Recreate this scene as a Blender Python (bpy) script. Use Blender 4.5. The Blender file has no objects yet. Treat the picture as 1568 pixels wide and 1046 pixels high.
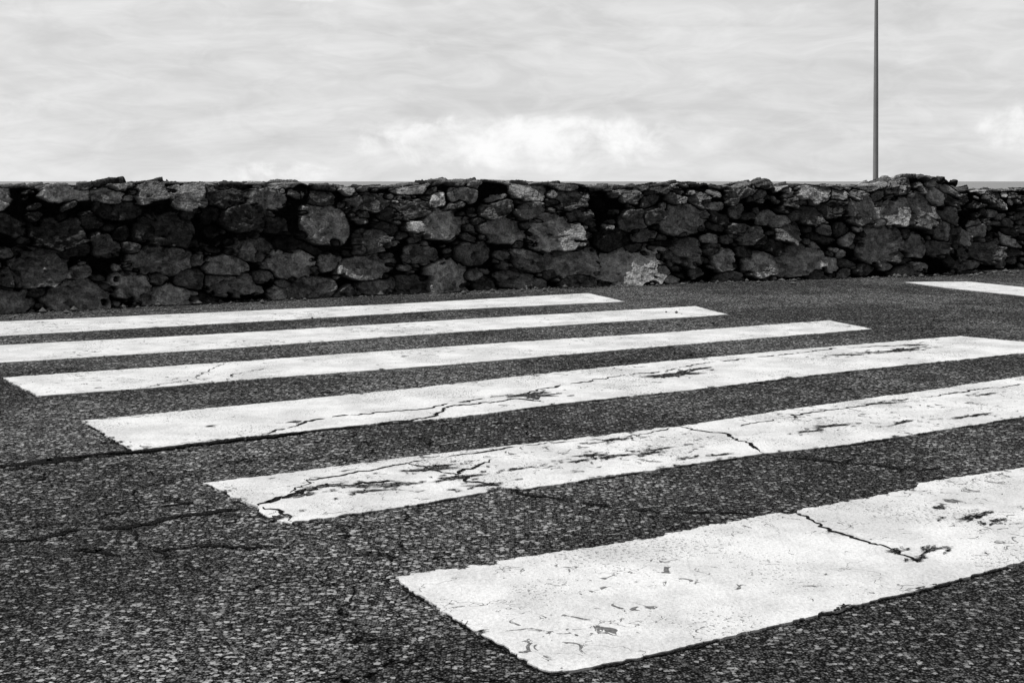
import bpy, math, random
import numpy as np
from mathutils import Vector, noise
from mathutils.geometry import tessellate_polygon
random.seed(7); rng=np.random.default_rng(11)
scene=bpy.context.scene
scene.view_settings.view_transform='Standard'; scene.view_settings.look='None'; scene.view_settings.exposure=0

# ---------------------------------------------------------------- helpers
class NT:
    dim='3D'
    def __init__(s,nt): s.nt=nt; nt.nodes.clear()
    def n(s,t,**k):
        o=s.nt.nodes.new(t)
        ins=k.pop('ins',{})
        for a,b in k.items(): setattr(o,a,b)
        for a,b in ins.items(): s.set(o.inputs[a],b)
        return o
    def set(s,i,v):
        if isinstance(v,bpy.types.NodeSocket): s.nt.links.new(v,i)
        else: i.default_value=v
    def math(s,op,a,b=0.0,c=None,clamp=False):
        o=s.nt.nodes.new('ShaderNodeMath'); o.operation=op; o.use_clamp=clamp
        s.set(o.inputs[0],a); s.set(o.inputs[1],b)
        if c is not None: s.set(o.inputs[2],c)
        return o.outputs[0]
    def ramp(s,v,a,b,lo=0.0,hi=1.0):
        o=s.nt.nodes.new('ShaderNodeMapRange'); o.interpolation_type='SMOOTHSTEP'
        s.set(o.inputs[0],v)
        for i,x in zip((1,2,3,4),(a,b,lo,hi)): s.set(o.inputs[i],x)
        return o.outputs[0]
    def noise(s,vec,scale,detail=4,rough=.5,dist=0.0):
        o=s.n('ShaderNodeTexNoise',noise_dimensions=s.dim,ins={'Vector':vec,'Scale':scale,'Detail':detail,'Roughness':rough,'Distortion':dist})
        return o.outputs[0]
    def vor(s,vec,scale,feature='F1',rnd=1.0):
        o=s.n('ShaderNodeTexVoronoi',feature=feature,voronoi_dimensions=s.dim,ins={'Vector':vec,'Scale':scale,'Randomness':rnd})
        return o
    def mapping(s,vec,scale=(1,1,1),loc=(0,0,0),rot=(0,0,0)):
        o=s.n('ShaderNodeMapping',ins={'Vector':vec,'Scale':scale,'Location':loc,'Rotation':rot}); return o.outputs[0]
    def mix(s,f,a,b):
        o=s.nt.nodes.new('ShaderNodeMix'); o.data_type='FLOAT'
        s.set(o.inputs[0],f); s.set(o.inputs[2],a); s.set(o.inputs[3],b); return o.outputs[0]
    def grey(s,v):
        o=s.nt.nodes.new('ShaderNodeCombineColor')
        for i in range(3): s.set(o.inputs[i],v)
        return o.outputs[0]

def mat(name,dim='3D'):
    m=bpy.data.materials.new(name); m.use_nodes=True; t=NT(m.node_tree); t.dim=dim; return m,t
def finish(t,col,rough,height=None,dist=.01,strength=1.0,spec=.5):
    if spec<=.3:                      # matt surfaces: plain diffuse
        b=t.n('ShaderNodeBsdfDiffuse'); t.set(b.inputs['Color'],t.grey(col))
    else:
        b=t.n('ShaderNodeBsdfPrincipled'); t.set(b.inputs['Base Color'],t.grey(col)); t.set(b.inputs['Roughness'],rough)
        b.inputs['Specular IOR Level'].default_value=spec
    if height is not None:
        bp=t.n('ShaderNodeBump',ins={'Height':height,'Distance':dist,'Strength':strength}); t.set(b.inputs['Normal'],bp.outputs[0])
    o=t.n('ShaderNodeOutputMaterial'); t.set(o.inputs[0],b.outputs[0])

def mesh_obj(name,verts,faces,mats,parent=None,smooth=False):
    me=bpy.data.meshes.new(name); me.from_pydata(verts,[],faces); me.update()
    o=bpy.data.objects.new(name,me); scene.collection.objects.link(o)
    for m in (mats if isinstance(mats,list) else [mats]): me.materials.append(m)
    if smooth: me.polygons.foreach_set('use_smooth',[True]*len(me.polygons))
    if parent: o.parent=parent
    return o

# ---------------------------------------------------------------- materials
def asphalt_core(t,pos,gain=1.0):
    """returns colour value, height (m)"""
    wn=t.n('ShaderNodeTexNoise',noise_dimensions='2D',ins={'Vector':pos,'Scale':130.0,'Detail':1.0}).outputs['Color']
    wp=t.n('ShaderNodeVectorMath',operation='MULTIPLY_ADD',ins={0:wn,1:(.012,.012,0),2:pos}).outputs[0]
    v1=t.vor(wp,86); v2=t.vor(pos,200)
    sep=t.n('ShaderNodeSeparateColor',ins={0:v1.outputs['Color']}); r1=sep.outputs[0]; r1b=sep.outputs[1]
    sep2=t.n('ShaderNodeSeparateColor',ins={0:v2.outputs['Color']}); r2=sep2.outputs[0]
    d1=v1.outputs['Distance']; d2=v2.outputs['Distance']
    rad=t.math('MULTIPLY_ADD',r1b,.28,.26)
    body1=t.ramp(d1,t.math('ADD',rad,.08),t.math('SUBTRACT',rad,.08)); body2=t.ramp(d2,.55,.22)
    big=t.noise(pos,.75,2,.6); med=t.noise(pos,6,3,.72)
    wear=t.math('ADD',t.ramp(big,.34,.66),t.math('MULTIPLY',t.math('SUBTRACT',med,.5),2.2),clamp=True)
    thr=t.mix(wear,.62,.28)
    expo=t.ramp(r1,thr,t.math('ADD',thr,.14))
    stone=t.math('MULTIPLY_ADD',t.math('POWER',r1b,1.8),t.mix(wear,.22,.36),.07)
    fine=t.math('MULTIPLY_ADD',t.math('POWER',r2,3.0),t.mix(wear,.16,.28),.016)
    fine=t.math('MULTIPLY',fine,t.math('MULTIPLY_ADD',body2,.80,.20))
    col=t.mix(t.math('MULTIPLY',expo,body1),fine,stone)
    col=t.math('MULTIPLY',col,gain)
    h=t.math('ADD',t.math('MULTIPLY',t.math('MULTIPLY',body1,t.math('MULTIPLY_ADD',r1,.8,.2)),.0045),t.math('MULTIPLY',med,.011))
    return col,h
m_asph,t=mat('asphalt','2D')
pos=t.n('ShaderNodeNewGeometry').outputs['Position']
c,h=asphalt_core(t,pos,1.08)
wv=t.n('ShaderNodeVectorMath',operation='MULTIPLY_ADD',ins={0:t.n('ShaderNodeTexNoise',noise_dimensions='2D',ins={'Vector':pos,'Scale':6.0,'Detail':3.0}).outputs['Color'],1:(.28,.28,0),2:pos})
cr=t.vor(wv.outputs[0],3.0,'DISTANCE_TO_EDGE')
cmk=t.math('MULTIPLY',t.ramp(cr.outputs[0],.026,.005),t.ramp(t.noise(pos,.9,1),.46,.56))
c=t.math('MULTIPLY',c,t.math('MULTIPLY_ADD',cmk,-.85,1.0))
finish(t,c,.85,h,1.0,1.0,.3)

m_paint,t=mat('road_paint','2D')
pos=t.n('ShaderNodeNewGeometry').outputs['Position']
wob=t.n('ShaderNodeTexNoise',noise_dimensions='2D',ins={'Vector':pos,'Scale':9.0,'Detail':3.0,'Roughness':.65}).outputs['Color']
wv=t.n('ShaderNodeVectorMath',operation='MULTIPLY_ADD',ins={0:wob,1:(.22,.22,0),2:pos}).outputs[0]
e=t.vor(wv,4.2,'DISTANCE_TO_EDGE').outputs[0]
msk=t.ramp(t.noise(pos,3.1,1),.45,.60)
hair=t.math('MULTIPLY',t.ramp(e,.010,.003),msk)
fl=t.noise(pos,20,4,.72,.7); flm=t.ramp(t.noise(t.mapping(pos,loc=(5,2,0)),1.5,2),.35,.66)
th=t.math('MULTIPLY_ADD',flm,-.15,.75)
flake=t.ramp(fl,th,t.math('ADD',th,.015))
pit=t.noise(pos,95,3,.65)
pitm=t.ramp(t.noise(t.mapping(pos,loc=(1,9,0)),3.0,3),.36,.66)
pth=t.math('MULTIPLY_ADD',pitm,-.17,.735)
pits=t.ramp(pit,pth,t.math('ADD',pth,.04))
dirt=t.noise(pos,4,5,.68)
col=t.math('MULTIPLY_ADD',t.ramp(dirt,.3,.7),.19,.58); col=t.math('ADD',col,t.math('MULTIPLY',t.math('SUBTRACT',pit,.5),.42))
hole=t.math('MAXIMUM',t.math('MAXIMUM',t.math('MULTIPLY',hair,.9),t.math('MULTIPLY',flake,.85)),t.math('MULTIPLY',pits,.8),clamp=True)
col=t.mix(hole,col,t.math('MULTIPLY_ADD',t.math('POWER',pit,5.0),1.2,.02))
h=t.math('ADD',t.math('MULTIPLY',pit,.0042),t.math('MULTIPLY',dirt,.013))
finish(t,col,.75,h,1.0,.9,.25)

m_crack_shade,t=mat('crack_void_edge_shade','2D')  # near-black, for cracks and the painted shade at stripe edges
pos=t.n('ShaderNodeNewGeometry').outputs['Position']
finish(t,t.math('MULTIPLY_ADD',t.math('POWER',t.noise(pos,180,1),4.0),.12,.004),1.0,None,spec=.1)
m_chip,t=mat('exposed_asphalt','2D')
pos=t.n('ShaderNodeNewGeometry').outputs['Position']
c,h=asphalt_core(t,pos,.75); finish(t,c,.9,None,1.0,1.0,.2)

m_rock,t=mat('basalt_masonry')
pos=t.n('ShaderNodeNewGeometry').outputs['Position']
at=t.n('ShaderNodeAttribute',attribute_name='tone').outputs['Fac']
n1=t.noise(pos,13,4,.72); n2=t.noise(pos,75,2,.7)
c=t.math('MULTIPLY',at,t.ramp(n1,.3,.70,.55,1.5))
c=t.math('MULTIPLY',c,t.ramp(n2,.3,.7,.65,1.35))
h=t.math('ADD',t.math('MULTIPLY',n1,.040),t.math('MULTIPLY',n2,.012))
finish(t,c,.9,h,1.0,1.0,.2)
m_peb,t=mat('pebble_stone')
pos=t.n('ShaderNodeNewGeometry').outputs['Position']
finish(t,t.math('MULTIPLY_ADD',t.noise(pos,40,2),.2,.01),.9,spec=.2)

m_steel,t=mat('galvanised_steel')
pos=t.n('ShaderNodeNewGeometry').outputs['Position']
finish(t,t.math('MULTIPLY_ADD',t.noise(pos,6,4),.16,.22),.6,None)
m_glass,t=mat('lamp_diffuser'); finish(t,.6,.3)
m_sea,t=mat('sea_water')
pos=t.n('ShaderNodeNewGeometry').outputs['Position']
finish(t,.24,.7,t.noise(t.mapping(pos,scale=(.6,1,1)),.5,3,.6),.6,.4,.35)
m_conc,t=mat('rough_ground')
pos=t.n('ShaderNodeNewGeometry').outputs['Position']
finish(t,t.math('MULTIPLY_ADD',t.noise(pos,3,8,.7),.15,.04),.95,None,spec=.2)

# ---------------------------------------------------------------- wall path
PX=np.array([-14,-7,-4.4,-3.32,-2.77,-2.20,-1.59,-.92,.08,1.18,2.51,3.61,4.6,7,12,20.])
PY=np.array([2.0,6.3,8.15,8.90,9.30,9.68,10.07,10.46,11.0,11.48,12.02,12.45,12.95,14.4,17.4,22.])
xs=np.linspace(-14,20,3401)
ys=np.interp(xs,PX,PY); k=np.ones(61)/61
ys=np.convolve(np.pad(ys,30,mode='edge'),k,'valid')
ys[:40]=np.interp(xs[:40],PX,PY); ys[-40:]=np.interp(xs[-40:],PX,PY)
S=np.concatenate([[0],np.cumsum(np.hypot(np.diff(xs),np.diff(ys)))])

# ---------------------------------------------------------------- ground & sea
def wall_pt(x,off):  # off>0 = seaward
    y=float(np.interp(x,xs,ys)); dy=float(np.interp(x+.3,xs,ys)-np.interp(x-.3,xs,ys)); dx=.6
    l=math.hypot(dx,dy); return (x-dy/l*off, y+dx/l*off)
cols=np.linspace(-14,20,60)
V=[];F=[]
prof=[(-400,-.0),(0.0,0.0),(2.2,0.0),(2.6,-2.0),(34,-2.1),(36,-6.0)]
rows=[]
for c_ in [-300]+list(cols)+[300]:
    if c_==-300: bx,by,nx,ny=-300,-170,-.5,.866
    elif c_==300: bx,by,nx,ny=300,185,-.5,.866
    else:
        bx,by=wall_pt(c_,0); q=wall_pt(c_,1); nx,ny=q[0]-bx,q[1]-by
    r=[]
    for o_,z_ in prof:
        if o_<0: r.append((bx+200,by-400,z_))
        else: r.append((bx+nx*o_,by+ny*o_,z_))
    rows.append(r)
for r in rows: V+=r
P=len(prof)
for i in range(len(rows)-1):
    for j in range(P-1):
        F.append((i*P+j,(i+1)*P+j,(i+1)*P+j+1,i*P+j+1))
g=mesh_obj('asphalt_road',V,F,[m_asph,m_conc])
for p in g.data.polygons:
    j=p.index%(P-1); p.material_index=0 if j<2 else 1
R=40000
mesh_obj('sea',[(-R,-200,-5),(R,-200,-5),(R,R,-5),(-R,R,-5)],[(0,1,2,3)],m_sea)

# ---------------------------------------------------------------- crosswalk paint
def cm(s):
    o=[]
    for a in s.split():
        x,y=a.split(','); o.append((float(x)/100,float(y)/100))
    return o
STR=[
"-358,805 -311,832 -204,886 -83,952 58,1047 72,1000 79,973 -36,913 -123,852 -282,754 -313,735",
"-289,697 -266,711 -159,767 -34,844 125,937 138,877 -31,774 -145,697 -240,642 -249,637",
"-221,592 -134,644 -8,720 79,767 194,840 208,791 72,703 -26,637 -121,582 -153,560 -188,541",
"-153,484 -114,511 -39,562 10,602 66,642 137,689 247,754 272,726 287,703 254,679 151,613 74,558 19,522 -20,492 -51,476 -84,456 -120,429",
"-87,382 -59,400 -29,421 16,447 58,472 101,507 163,551 224,596 304,656 345,594 185,492 109,439 78,424 33,394 3,374 -4,377 -8,370 -25,356 -50,340 -56,336 -64,345 -67,354 -73,360 -79,372",
"-24,288 -20,291 2,304 34,322 51,335 68,347 72,345 76,351 111,374 115,382 152,403 375,544 399,507 115,301 83,278 68,269 54,259 25,240 11,232 7,231 3,235 0,242 -8,255 -14,267 -22,280"]
def dense(pts,step,closed=True):
    o=[];n=len(pts)
    for i in range(n if closed else n-1):
        a=pts[i];b=pts[(i+1)%n];L=math.dist(a,b);k=max(1,int(L/step))
        for j in range(k): o.append((a[0]+(b[0]-a[0])*j/k,a[1]+(b[1]-a[1])*j/k))
    if not closed:o.append(pts[-1])
    return o
def nz(x,y,s,o=0): return noise.noise(Vector((x*s+o,y*s+o*1.7,o*.31)))
def rough(pts,amp):
    o=[]
    for x,y in pts:
        am=amp*(.6+1.1*max(0,nz(x,y,3,77)+.3))
        dx=am*(nz(x,y,6,3)*1.1+nz(x,y,28,7)+nz(x,y,90,11))
        dy=am*(nz(x,y,6,23)*1.1+nz(x,y,28,27)+nz(x,y,90,31))
        o.append((x+dx,y+dy))
    return o
def slab(name,pts,z0,z1,m,parent=None):
    n=len(pts)
    tris=tessellate_polygon([[Vector((x,y,0)) for x,y in pts]])
    area=sum(pts[i][0]*pts[(i+1)%n][1]-pts[(i+1)%n][0]*pts[i][1] for i in range(n))
    V=[(x,y,z1) for x,y in pts]+[(x,y,z0) for x,y in pts]
    F=[]
    for a,b,c in tris:
        pa,pb,pc=pts[a],pts[b],pts[c]
        cr=(pb[0]-pa[0])*(pc[1]-pa[1])-(pb[1]-pa[1])*(pc[0]-pa[0])
        F.append((a,b,c) if cr>0 else (a,c,b))
    for i in range(n):
        j=(i+1)%n
        F.append((i,n+i,n+j,j) if area>0 else (i,j,n+j,n+i))
    return mesh_obj(name,V,F,m,parent)
cw=bpy.data.objects.new('zebra_crossing',None); scene.collection.objects.link(cw)
OUT=[]
for i,s in enumerate(STR):
    o_=rough(dense(cm(s),.007),.0085); OUT.append(o_)
    slab('painted_stripe_%d'%(i+1),o_,-.001,.005,m_paint,cw)
slab('road_edge_line',rough(dense(cm("333,1163 387,1170 412,1105 497,937 455,856 381,1023 351,1092"),.02),.008),-.001,.005,m_paint)

# ---------------------------------------------------------------- cracks, and painted shade along stripe edges
def ribbon(pts,w,z,V,F,jag=.016,taper=True,broken=0):
    d=dense(pts,.010,False)
    d=[(x+jag*(nz(x,y,14,41)*1.2+nz(x,y,45,43)+.5*nz(x,y,110,44)),y+jag*(nz(x,y,14,51)*1.2+nz(x,y,45,53)+.5*nz(x,y,110,54))) for x,y in d]
    n=len(d);b=len(V)
    for i,(x,y) in enumerate(d):
        a=d[max(0,i-1)];c=d[min(n-1,i+1)];tx,ty=c[0]-a[0],c[1]-a[1];l=math.hypot(tx,ty) or 1
        f=.35+1.1*max(0,nz(x,y,7,61)+.35)+1.0*abs(nz(x,y,50,67))
        if taper: f*=min(1,.15+i/8,.15+(n-1-i)/8)
        if broken: f*=max(.0,min(1,(nz(x,y,11,71)+broken)*5))
        ww=w*f*.5; nx,ny=-ty/l*ww,tx/l*ww
        V+=[(x+nx,y+ny,z),(x-nx,y-ny,z)]
    for i in range(n-1): F.append((b+2*i,b+2*i+1,b+2*i+3,b+2*i+2))
CR=[ # path (cm), width, height of the surface it lies on, brokenness
("-160,394 -154,406 -144,413 -135,423 -122,427 -111,432 -97,445 -84,454 -68,465 -51,474",.046,.0022,.3),
("-150,398 -143,410 -133,418 -122,424",.028,.0023,.2),
("-140,418 -122,426 -109,433 -96,443 -83,452 -68,463",.018,.0068,0),
("-84,456 -76,472 -71,485 -58,496 -44,504 -35,507 -21,525 -4,541 4,544 12,558 21,569 38,586 51,602 63,606 76,623 90,639 105,651 133,671 165,697 209,711",.012,.0064,.35),
("-51,476 -38,484 -28,492 -26,514 -11,522 2,534 12,525",.013,.0066,0),
("-127,311 -121,318 -113,321 -106,331 -94,333 -87,342 -78,349 -67,354",.024,.0026,.5),
("-67,354 -62,363 -52,381 -47,379 -34,385",.016,.0066,0),
("-61,369 -57,385 -43,397 -32,409 -17,421 12,442 34,448 48,460 58,472 66,462 72,460 75,448 79,426",.009,.0065,.35),
("58,472 66,462 72,460 75,448 79,426",.014,.0067,0),
("-32,409 -24,400 -16,394 -9,406 -6,416",.012,.0067,0),
("-16,394 -13,384 -4,378",.011,.0069,0),
("73,466 87,481 109,499 145,526 168,541 215,573",.008,.0063,.35),
("-65,352 -60,349 -55,338",.012,.0066,0),
("73,347 75,332 81,324 88,311 90,300 92,301",.010,.0065,0),
("79,424 93,416 108,409 119,400 137,409 153,405 190,420",.014,.0024,.2),
("-108,308 -101,314 -89,308 -74,316 -55,314",.013,.0028,.3),
("-5,379 12,363 30,352 50,349 68,346",.015,.0024,.2),
("72,346 95,358 111,373 116,382 125,387",.011,.0030,.3),
("-155,560 -146,572 -139,583 -134,644",.006,.0067,.3),
("-121,582 -124,600 -112,622",.009,.0068,.3),
("-122,330 -112,336 -104,345 -96,352 -86,358 -79,370",.010,.0029,.15),
("-94,333 -90,322 -82,312 -76,300 -70,290",.009,.0031,.1),
]
V=[];F=[]
for s,w,z,bk_ in CR: ribbon(cm(s),w,z,V,F,broken=bk_)
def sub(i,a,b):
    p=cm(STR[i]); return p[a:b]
ribbon(sub(5,13,25)+[cm(STR[5])[0]],.012,.0024,V,F,.004,broken=.3)  # these three ribbons paint the dark shade line below stripe near edges
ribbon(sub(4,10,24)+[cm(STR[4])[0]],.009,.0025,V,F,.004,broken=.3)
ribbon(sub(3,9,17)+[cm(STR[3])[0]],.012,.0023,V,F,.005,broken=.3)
mesh_obj('pavement_cracks_edge_shade',V,F,m_crack_shade)  # real cracks plus the painted edge shade ribbons

# ---------------------------------------------------------------- chips where paint flaked off
CH=[(74,602,.12,.045),(66,597,.06,.035),(9,541,.07,.045),(12,548,.04,.02),(196,689,.14,.03),(165,671,.10,.022),(-24,400,.07,.020),(-34,379,.07,.016),(-42,378,.04,.010),
(-7,379,.05,.015),(-16,388,.06,.016),(24,421,.05,.012),(34,421,.045,.009),(30,418,.03,.008),(1,400,.03,.009),(110,472,.07,.015),(101,462,.05,.010),(117,342,.055,.013),(97,311,.026,.011),(142,522,.07,.012),
(33,446,.05,.006),(47,431,.05,.010),(165,492,.08,.012),(-105,472,.012,.008),(-77,481,.018,.011),(-60,341,.03,.010),(-40,371,.05,.011),(-56,367,.035,.010),(209,711,.06,.02),(177,679,.06,.018),(64,421,.03,.006),(53,416,.03,.006),(122,338,.03,.006),(88,309,.016,.006),
(111,352,.012,.005),(92,303,.014,.005),(84,618,.05,.018),(-22,405,.04,.009),(-51,378,.04,.010),(20,412,.04,.009),(43,424,.04,.009),(138,480,.06,.010),(190,545,.06,.010)]
ex=[]
for (x,y,a,b) in CH:      # satellites: small flakes scattered round each larger loss
    for _ in range(int(6+a*80)):
        q=random.gauss(0,a*1.2)*100; p=random.gauss(0,b*1.7)*100
        ex.append((x+q*.85-p*.53,y+q*.53+p*.85,random.uniform(.004,.014)*(1+a*3),random.uniform(.002,.006)*(1+a*2)))
for k_,o_ in enumerate(OUT):  # bites out of the stripe edges
    for _ in range((10,12,22,60,75,34)[k_]):
        x,y=random.choice(o_); a=random.uniform(.005,.018); ex.append((x*100,y*100,a,a*random.uniform(.3,.7)))
V=[];F=[]
for i,(x,y,a,b) in enumerate(CH+ex):
    x/=100;y/=100;n=96 if i<len(CH) else 18;ang=math.atan(.62)+random.uniform(-.3,.3);b0=len(V)
    z=.0072+.0000025*i
    V.append((x,y,z))
    for j in range(n):
        q=2*math.pi*j/n
        r=max(.10,1+.9*noise.noise(Vector((math.cos(q)*1.3+i*9,math.sin(q)*1.3,i)))+.9*noise.noise(Vector((math.cos(q)*3.5+i*5,math.sin(q)*3.5,i+3)))+.7*noise.noise(Vector((math.cos(q)*9,math.sin(q)*9,i)))+.5*noise.noise(Vector((math.cos(q)*22,math.sin(q)*22,i))))
        u,v=a*r*math.cos(q),b*r*math.sin(q)
        V.append((x+u*math.cos(ang)-v*math.sin(ang),y+u*math.sin(ang)+v*math.cos(ang),z))
    for j in range(n): F.append((b0,b0+1+j,b0+1+(j+1)%n))
mesh_obj('chipped_paint_patches',V,F,m_chip)

# ---------------------------------------------------------------- stone wall
def h2(a,b,seed):
    v=np.sin(a*127.1+b*311.7+seed*74.7)*43758.5453; return v-np.floor(v)
def vnoise(x,y,seed):
    xi=np.floor(x); yi=np.floor(y); fx=x-xi; fy=y-yi
    fx=fx*fx*(3-2*fx); fy=fy*fy*(3-2*fy)
    return (h2(xi,yi,seed)*(1-fx)+h2(xi+1,yi,seed)*fx)*(1-fy)+(h2(xi,yi+1,seed)*(1-fx)+h2(xi+1,yi+1,seed)*fx)*fy
def fbm(x,y,seed,o=5,g=.55):
    v=0;a=1;t_=0
    for i in range(o): v=v+a*vnoise(x*2**i+i*17,y*2**i-i*9,seed+i); t_+=a; a*=g
    return v/t_-.5
def fract(x,y,seed):
    """fractured-rock relief: voronoi cells, each a randomly tilted plane"""
    xi=np.floor(x); yi=np.floor(y); best=np.full(x.shape,9.); out=np.zeros(x.shape)
    for i in (-1,0,1):
        for j in (-1,0,1):
            a=xi+i;b=yi+j
            px=a+h2(a,b,seed);py=b+h2(a,b,seed+5)
            dx=x-px;dy=y-py;d=dx*dx+dy*dy
            v=(h2(a,b,seed+9)-.5)*.9+dx*(h2(a,b,seed+13)-.5)*1.6+dy*(h2(a,b,seed+17)-.5)*1.6
            m=d<best; best=np.where(m,d,best); out=np.where(m,v,out)
    return out
HX=[-14,-5,-3.32,-3.1,-2.35,-2.1,-1.5,-1.42,-.96,-.75,-.45,-.1,.1,.55,.8,1.2,1.5,1.7,1.93,1.99,2.23,2.30,2.62,3.0,3.3,3.42,3.55,4.0,4.12,4.25,4.9,6,20]
HZ=[.85,.85,.845,.835,.865,.848,.862,.838,.818,.836,.858,.866,.852,.842,.815,.835,.856,.848,.805,.828,.88,.806,.84,.83,.825,.868,.905,.892,.85,.785,.78,.80,.82]
ST=[(-.57,.53,.42,.17,.29),(.35,.436,.36,.24,.28),(-.07,.46,.31,.17,.18),(-1.37,.54,.30,.21,.20),(1.44,.54,.40,.2,.20),(.97,.15,.42,.27,.38),(-.52,.10,.30,.22,.34),(.49,.175,.36,.2,.24),
(2.51,.18,.36,.22,.26),(1.8,.19,.17,.16,.32),(2.13,.15,.25,.18,.26),(2.83,.13,.12,.10,.36),(-1.1,.22,.38,.14,.19),(-1.63,.25,.28,.16,.16),(-1.87,.36,.28,.14,.13),(-3.1,.28,.30,.22,.13),(-2.92,.09,.33,.2,.19),
(-3.27,.08,.24,.14,.17),(-2.6,.15,.27,.13,.20),(-2.4,.06,.3,.15,.26),(-2.43,.3,.35,.14,.14),(-2.24,.74,.22,.17,.17),(-2.93,.77,.27,.08,.28),(-2.7,.74,.18,.1,.21),(-2.47,.76,.18,.1,.16),(-1.03,.42,.24,.13,.13),
(-1.05,.72,.3,.11,.11),(-.7,.3,.22,.12,.11),(.5,.7,.26,.14,.11),(1.0,.55,.16,.14,.13),(2.4,.42,.2,.17,.16),(2.05,.4,.18,.12,.16),(-.1,.62,.2,.12,.11),(-1.75,.72,.24,.12,.11),(-.3,.27,.24,.14,.11),(.12,.22,.24,.14,.13),(-3.0,.5,.3,.18,.035),
(-2.4,.5,.3,.18,.035),(-1.9,.58,.28,.16,.05),(1.45,.24,.26,.2,.13),(3.3,.3,.34,.3,.17),(3.7,.55,.3,.24,.16),(3.15,.6,.28,.2,.16),(-2.0,.12,.3,.12,.14),(-1.5,.08,.3,.12,.15),(-1.0,.07,.3,.1,.15),(0,.06,.25,.1,.14)]
top=.42; H0=.83
def s_of_x(x): return float(np.interp(x,xs,S))
sites=[]
for x,z,w,hh,tn in ST: sites.append((s_of_x(x),z,w/2,hh/2,random.uniform(-.12,.12),tn))
LT=H0+top+H0
def ok(s,t_,a,b,f):
    for (s2,t2,a2,b2,_,_) in sites[::-1]:
        ds=s-s2
        if abs(ds)>.6: continue
        if (ds/(a+a2*f))**2+((t_-t2)/(b+b2*f))**2<.95: return False
    return True
for (a0,a1,cnt) in ((.09,.14,1300),(.05,.09,4500),(.03,.05,6500),(.018,.03,5000)):
    for _ in range(cnt):
        s=random.uniform(0,S[-1])
        if abs(s-s_of_x(.5))>9 and random.random()<.5: continue
        t_=random.uniform(0,LT); a=random.uniform(a0,a1); b=a*random.uniform(.32,.72)
        if ok(s,t_,a,b,.95):
            x=float(np.interp(s,S,xs))
            base=.058+.055*random.random()
            if t_<.3: base*=1.3
            if x<-1.2 and .3<t_<.72: base*=.4
            if x>2.3: base*=1.3
            if .70<t_<.9: base*=1.6  # paler top stones: light caught by the wall top, painted into the tone
            sites.append((s,t_,a,b,random.uniform(-.4,.4),base*random.choice([.4,.7,1,1,1.5,2.3])))
sites=np.array(sites); sites=sites[np.argsort(sites[:,0])]
xg=np.concatenate([np.linspace(-14,-5,500,endpoint=False),np.linspace(-5,6,2200,endpoint=False),np.linspace(6,20,600)])
sg=np.interp(xg,xs,S)
tg=np.concatenate([np.linspace(-.06,H0-.03,190,endpoint=False),np.linspace(H0-.03,H0+.10,32,endpoint=False),np.linspace(H0+.10,H0+top,22,endpoint=False),np.linspace(H0+top,LT,24)])
SG,TG=np.meshgrid(sg,tg,indexing='ij')
ws=SG+.06*fbm(SG*5,TG*5,3,2)+.007*fbm(SG*28,TG*28,5,3)+.020*fract(SG*11,TG*11,44); wt=TG+.05*fbm(SG*5+50,TG*5,9,2)+.006*fbm(SG*28,TG*28+9,6,3)+.015*fract(SG*11,TG*11,45)
F1=np.full(SG.shape,9.); F2=np.full(SG.shape,9.); ID=np.zeros(SG.shape,int)
for i,(s,t_,a,b,r,tn) in enumerate(sites):
    rad=max(a,b)*3.0+.12
    i0=np.searchsorted(sg,s-rad); i1=np.searchsorted(sg,s+rad); j0=np.searchsorted(tg,t_-rad); j1=np.searchsorted(tg,t_+rad)
    if i1<=i0 or j1<=j0: continue
    dx=ws[i0:i1,j0:j1]-s; dy=wt[i0:i1,j0:j1]-t_
    c_,s_=math.cos(r),math.sin(r); u=np.abs((dx*c_+dy*s_)/a); v=np.abs((-dx*s_+dy*c_)/b)
    pw=2.0+(i*37%10)*.14
    d=(u**pw+v**pw)**(1/pw)
    f1=F1[i0:i1,j0:j1]; f2=F2[i0:i1,j0:j1]; idd=ID[i0:i1,j0:j1]
    m=d<f1
    f2[:]=np.where(m,f1,np.minimum(f2,d)); f1[:]=np.where(m,d,f1); idd[m]=i
size=np.minimum(sites[:,2],sites[:,3])[ID]
gap=(F2-F1)*size
gn=np.clip(.6+2.2*fbm(SG*6,TG*6,60,3),.12,2.0)      # joints of uneven width
body=np.clip((gap-.006*gn)/(.012*gn+.003),0,1); body=1-(1-body)**2.0
body*=np.clip((1.45-F1)/.15,0,1)
rs=rng.random((len(sites),4))
prot=.005+.060*rs[:,0]+.22*np.minimum(sites[:,3],.10)
dxs=SG-sites[:,0][ID]; dts=TG-sites[:,1][ID]
tilt=(rs[:,1][ID]-.5)*.7*dxs+(rs[:,2][ID]-.75)*1.0*dts
fr1=fract(SG*8,TG*14,101); fr2=fract(SG*22,TG*34,131); fr3=fract(SG*55,TG*70,151)
calm=np.where(sites[:,5][ID]>.155,.28,.80)
disp=body*(prot[ID]+tilt)+calm*(.038*fr1+.020*fr2+.009*fr3)+(.4+.6*calm)*.026*fbm(SG*9,TG*9,21,5,.6)-.025
disp+=.06*fbm(SG*1.3,TG*1.5,77,3)
tone=sites[:,5][ID]*body*(1+.6*fr2+.6*fr1)+.005
pale=np.clip(fbm(SG*3,TG*3,90,5)*5-.4,0,1)
tone=np.clip(tone*(.98+.5*pale),.004,.42)
Hs=np.interp(xg,HX,HZ)[:,None]
seg=np.interp(xg,[-14,4.12,4.32,20],[0,0,.32,.32])[:,None]
ty=np.gradient(ys,xs); tyg=np.interp(xg,xs,ty); L=np.hypot(1,tyg); nx=(tyg/L)[:,None]; ny=(-1/L)[:,None]
fr=TG<=H0; tp=(TG>H0)&(TG<=H0+top)
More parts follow.
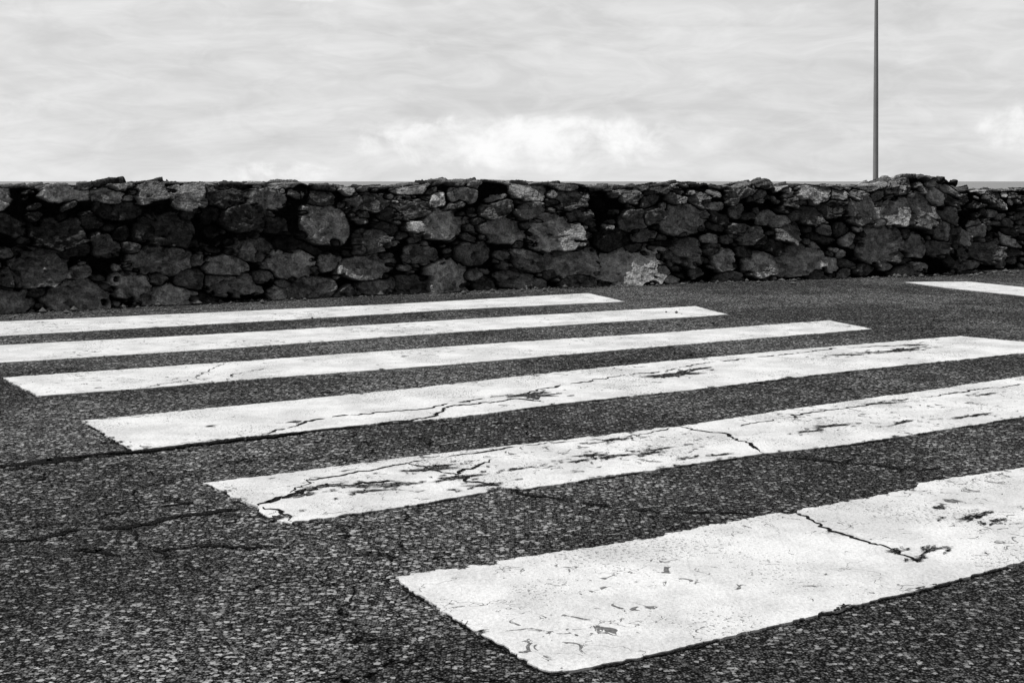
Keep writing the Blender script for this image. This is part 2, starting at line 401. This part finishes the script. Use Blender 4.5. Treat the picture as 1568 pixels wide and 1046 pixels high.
hs=np.broadcast_to(Hs,SG.shape)
z=np.where(fr,np.where(TG>0,TG*(hs-.02)/H0,TG),np.where(tp,hs-.02,(hs-.02)*(LT-TG)/H0-.05*(TG-H0-top)))
depth=np.where(fr,TG*.07,np.where(tp,.058+(TG-H0),.058+top))
ang=np.clip((TG-(H0-.05))/.10,0,1)*math.pi/2; ang=np.where(TG>H0+top-.05,math.pi/2+np.clip((TG-(H0+top-.05))/.10,0,1)*math.pi/2,ang)
nh=np.cos(ang); nv=np.sin(ang)
corner=np.exp(-((TG-H0)/.05)**2)*.025+np.exp(-((TG-H0-top)/.05)**2)*.03
dd=disp-corner
off=depth+seg-nh*dd
dv=np.where(tp|fr,nv*dd*.36,0)
zz=z+dv
bx=xg[:,None]; by=np.interp(xg,xs,ys)[:,None]
Xw=bx-nx*off; Yw=by-ny*off
n1,n2=SG.shape
co=np.stack([Xw,Yw,zz],-1).reshape(-1,3).astype(np.float32)
idx=np.arange(n1*n2).reshape(n1,n2)
q=np.stack([idx[:-1,:-1],idx[1:,:-1],idx[1:,1:],idx[:-1,1:]],-1).reshape(-1,4)
me=bpy.data.meshes.new('stone_wall'); me.vertices.add(len(co)); me.vertices.foreach_set('co',co.ravel())
me.loops.add(q.size); me.loops.foreach_set('vertex_index',q.ravel().astype(np.int32))
me.polygons.add(len(q)); me.polygons.foreach_set('loop_start',np.arange(0,q.size,4,dtype=np.int32))
me.update(calc_edges=True)
a=me.attributes.new('tone','FLOAT','POINT'); a.data.foreach_set('value',tone.ravel().astype(np.float32))
me.materials.append(m_rock)
wall=bpy.data.objects.new('stone_wall',me); scene.collection.objects.link(wall)

# ---------------------------------------------------------------- loose gravel along the wall foot
V=[];F=[]
def pebble(x,y,z,r):
    b0=len(V)
    base=[(0,0,1),(1,0,0),(.3,.95,0),(-.8,.6,0),(-.8,-.6,0),(.3,-.95,0),(0,0,-1)]
    a_=random.uniform(0,6.28); sx=random.uniform(.7,1.4); sz=random.uniform(.5,.9)
    for p in base:
        px,py=p[0]*sx*random.uniform(.8,1.2),p[1]*random.uniform(.8,1.2)
        V.append((x+r*(px*math.cos(a_)-py*math.sin(a_)),y+r*(px*math.sin(a_)+py*math.cos(a_)),z+r*sz*(p[2]+.6)))
    for i in range(5):
        F.append((b0,b0+1+i,b0+1+(i+1)%5)); F.append((b0+6,b0+1+(i+1)%5,b0+1+i))
for _ in range(2200):
    x=random.uniform(-7,8); o_=-abs(random.gauss(0,.13))-.01; p=wall_pt(x,o_); pebble(p[0],p[1],0,random.uniform(.004,.011) if random.random()<.93 else random.uniform(.015,.03))
for _ in range(300):
    x=random.uniform(-5,5);y=random.uniform(2.2,11)
    if y<ys[np.searchsorted(xs,x)]-.2: pebble(x,y,0.004,random.uniform(.002,.0045))
for x,y,r in ((1.06,8.85,.014),(-1.24,8.52,.009),(1.0,8.9,.008)): pebble(x,y,.006,r)
p=wall_pt(-2.26,-.13); pebble(p[0],p[1],0,.045)
mesh_obj('loose_gravel',V,F,m_peb)

# ---------------------------------------------------------------- street lamp
lamp=bpy.data.objects.new('street_lamp',None); lamp.location=(7.94,30,-2.1); lamp.rotation_euler=(0,math.radians(-1.5),0); scene.collection.objects.link(lamp)
def tube(name,path,rads,m,n=14):
    V=[];F=[]
    for i,(p,r) in enumerate(zip(path,rads)):
        a_=Vector(path[max(0,i-1)]);b_=Vector(path[min(len(path)-1,i+1)]);d=(b_-a_).normalized()
        u=d.cross(Vector((0,1,0))).normalized(); v=d.cross(u)
        for j in range(n):
            q_=2*math.pi*j/n; w=Vector(p)+u*math.cos(q_)*r+v*math.sin(q_)*r; V.append(tuple(w))
    for i in range(len(path)-1):
        for j in range(n): F.append((i*n+j,i*n+(j+1)%n,(i+1)*n+(j+1)%n,(i+1)*n+j))
    F.append(tuple(range(n))); F.append(tuple(range((len(path)-1)*n,len(path)*n)))
    return mesh_obj(name,V,F,m,lamp,True)
tube('base_plate',[(0,0,0),(0,0,.03)],[.2,.2],m_steel)
tube('base_sleeve',[(0,0,.03),(0,0,1.1),(0,0,1.16)],[.085,.085,.062],m_steel)
tube('mast',[(0,0,1.1),(0,0,3),(0,0,5),(0,0,7.0),(0,0,8.6)],[.066,.059,.050,.036,.028],m_steel)
tube('arm',[(0,0,8.5),(0,0,8.7),(-.08,.0,8.88),(-.3,0,9.0),(-.8,0,9.08)],[.029,.028,.026,.025,.025],m_steel)
tube('luminaire_housing',[(-.7,0,9.08),(-.82,0,9.10),(-1.1,0,9.13),(-1.35,0,9.13),(-1.42,0,9.13)],[.03,.09,.12,.09,.03],m_steel)
tube('diffuser',[(-.85,0,9.05),(-1.0,0,9.04),(-1.2,0,9.05),(-1.32,0,9.08)],[.04,.085,.085,.04],m_glass)

# ---------------------------------------------------------------- world: sky + haze cloud deck
EL=math.radians(66); AZ=math.radians(-100)   # azimuth from +Y towards +X
w=bpy.data.worlds.new('World'); scene.world=w; w.use_nodes=True; t=NT(w.node_tree)
sky=t.n('ShaderNodeTexSky',sky_type='NISHITA',sun_disc=False,sun_elevation=EL,sun_rotation=AZ)
bw=t.n('ShaderNodeRGBToBW',ins={0:sky.outputs[0]}).outputs[0]
dirv=t.n('ShaderNodeTexCoord').outputs['Generated']
sx=t.n('ShaderNodeSeparateXYZ',ins={0:dirv}); X_,Y_,Z_=sx.outputs
st=t.noise(t.mapping(dirv,scale=(3.2,3.2,16),rot=(0,.06,0)),1.5,5,.6,.9)
st2=t.noise(t.mapping(dirv,scale=(9,9,28),loc=(2,0,1),rot=(0,-.12,0)),2.2,4,.62,.8)
veil=t.math('ADD',t.math('MULTIPLY',t.ramp(st,.3,.7),1.3),t.math('MULTIPLY',t.ramp(st2,.3,.75),1.0))
base=t.math('ADD',5.9,veil)
base=t.math('ADD',base,t.ramp(Z_,.05,0,0,.5))
base=t.math('ADD',base,t.math('MULTIPLY',t.ramp(X_,.05,-.35),.5))
pf=t.noise(t.mapping(dirv,scale=(1,1,1.4)),30,5,.60,.3)
def bank_at(x0,z0,rx,rz):
    a=t.math('POWER',t.math('DIVIDE',t.math('ABSOLUTE',t.math('SUBTRACT',X_,x0)),rx),2.0)
    b=t.math('POWER',t.math('DIVIDE',t.math('ABSOLUTE',t.math('SUBTRACT',Z_,z0)),rz),2.0)
    return t.math('SUBTRACT',1.0,t.math('ADD',a,b))
bank=bank_at(.01,.028,.14,.023)
for a_ in ((-.165,.006,.045,.009),(-.13,.134,.07,.010),(.04,.134,.03,.006),(.36,.035,.05,.02),(-.42,.05,.09,.02)):
    bank=t.math('MAXIMUM',bank,bank_at(*a_))
bank=t.math('MULTIPLY',t.ramp(Y_,0,.3),bank)
cl=t.ramp(t.math('ADD',t.math('MULTIPLY',bank,.22),pf),.48,.82)
cl=t.math('MULTIPLY',cl,t.ramp(bank,-.25,.50))
cloud=t.mix(cl,base,9.9)
cov=t.math('MULTIPLY',t.ramp(Y_,-.4,.5),t.ramp(Z_,.85,.2))
tot=t.mix(cov,t.math('MULTIPLY',bw,.9),cloud)
bg=t.n('ShaderNodeBackground',ins={0:t.grey(tot),1:.1}); o=t.n('ShaderNodeOutputWorld'); t.set(o.inputs[0],bg.outputs[0])

sl=bpy.data.lights.new('sun','SUN'); sl.energy=3.3; sl.angle=math.radians(.5); sl.color=(1,.995,.985)
so=bpy.data.objects.new('sun',sl); scene.collection.objects.link(so)
sd=Vector((math.sin(AZ)*math.cos(EL),math.cos(AZ)*math.cos(EL),math.sin(EL)))
so.rotation_euler=sd.to_track_quat('Z','Y').to_euler()

cam=bpy.data.cameras.new('camera'); c=bpy.data.objects.new('camera',cam); scene.collection.objects.link(c)
cam.sensor_width=36; cam.lens=36*2110/1568; cam.clip_end=60000; cam.clip_start=.05
c.location=(0,0,.85); c.rotation_euler=(math.radians(90)-math.atan(245/2110),0,0)
scene.camera=c
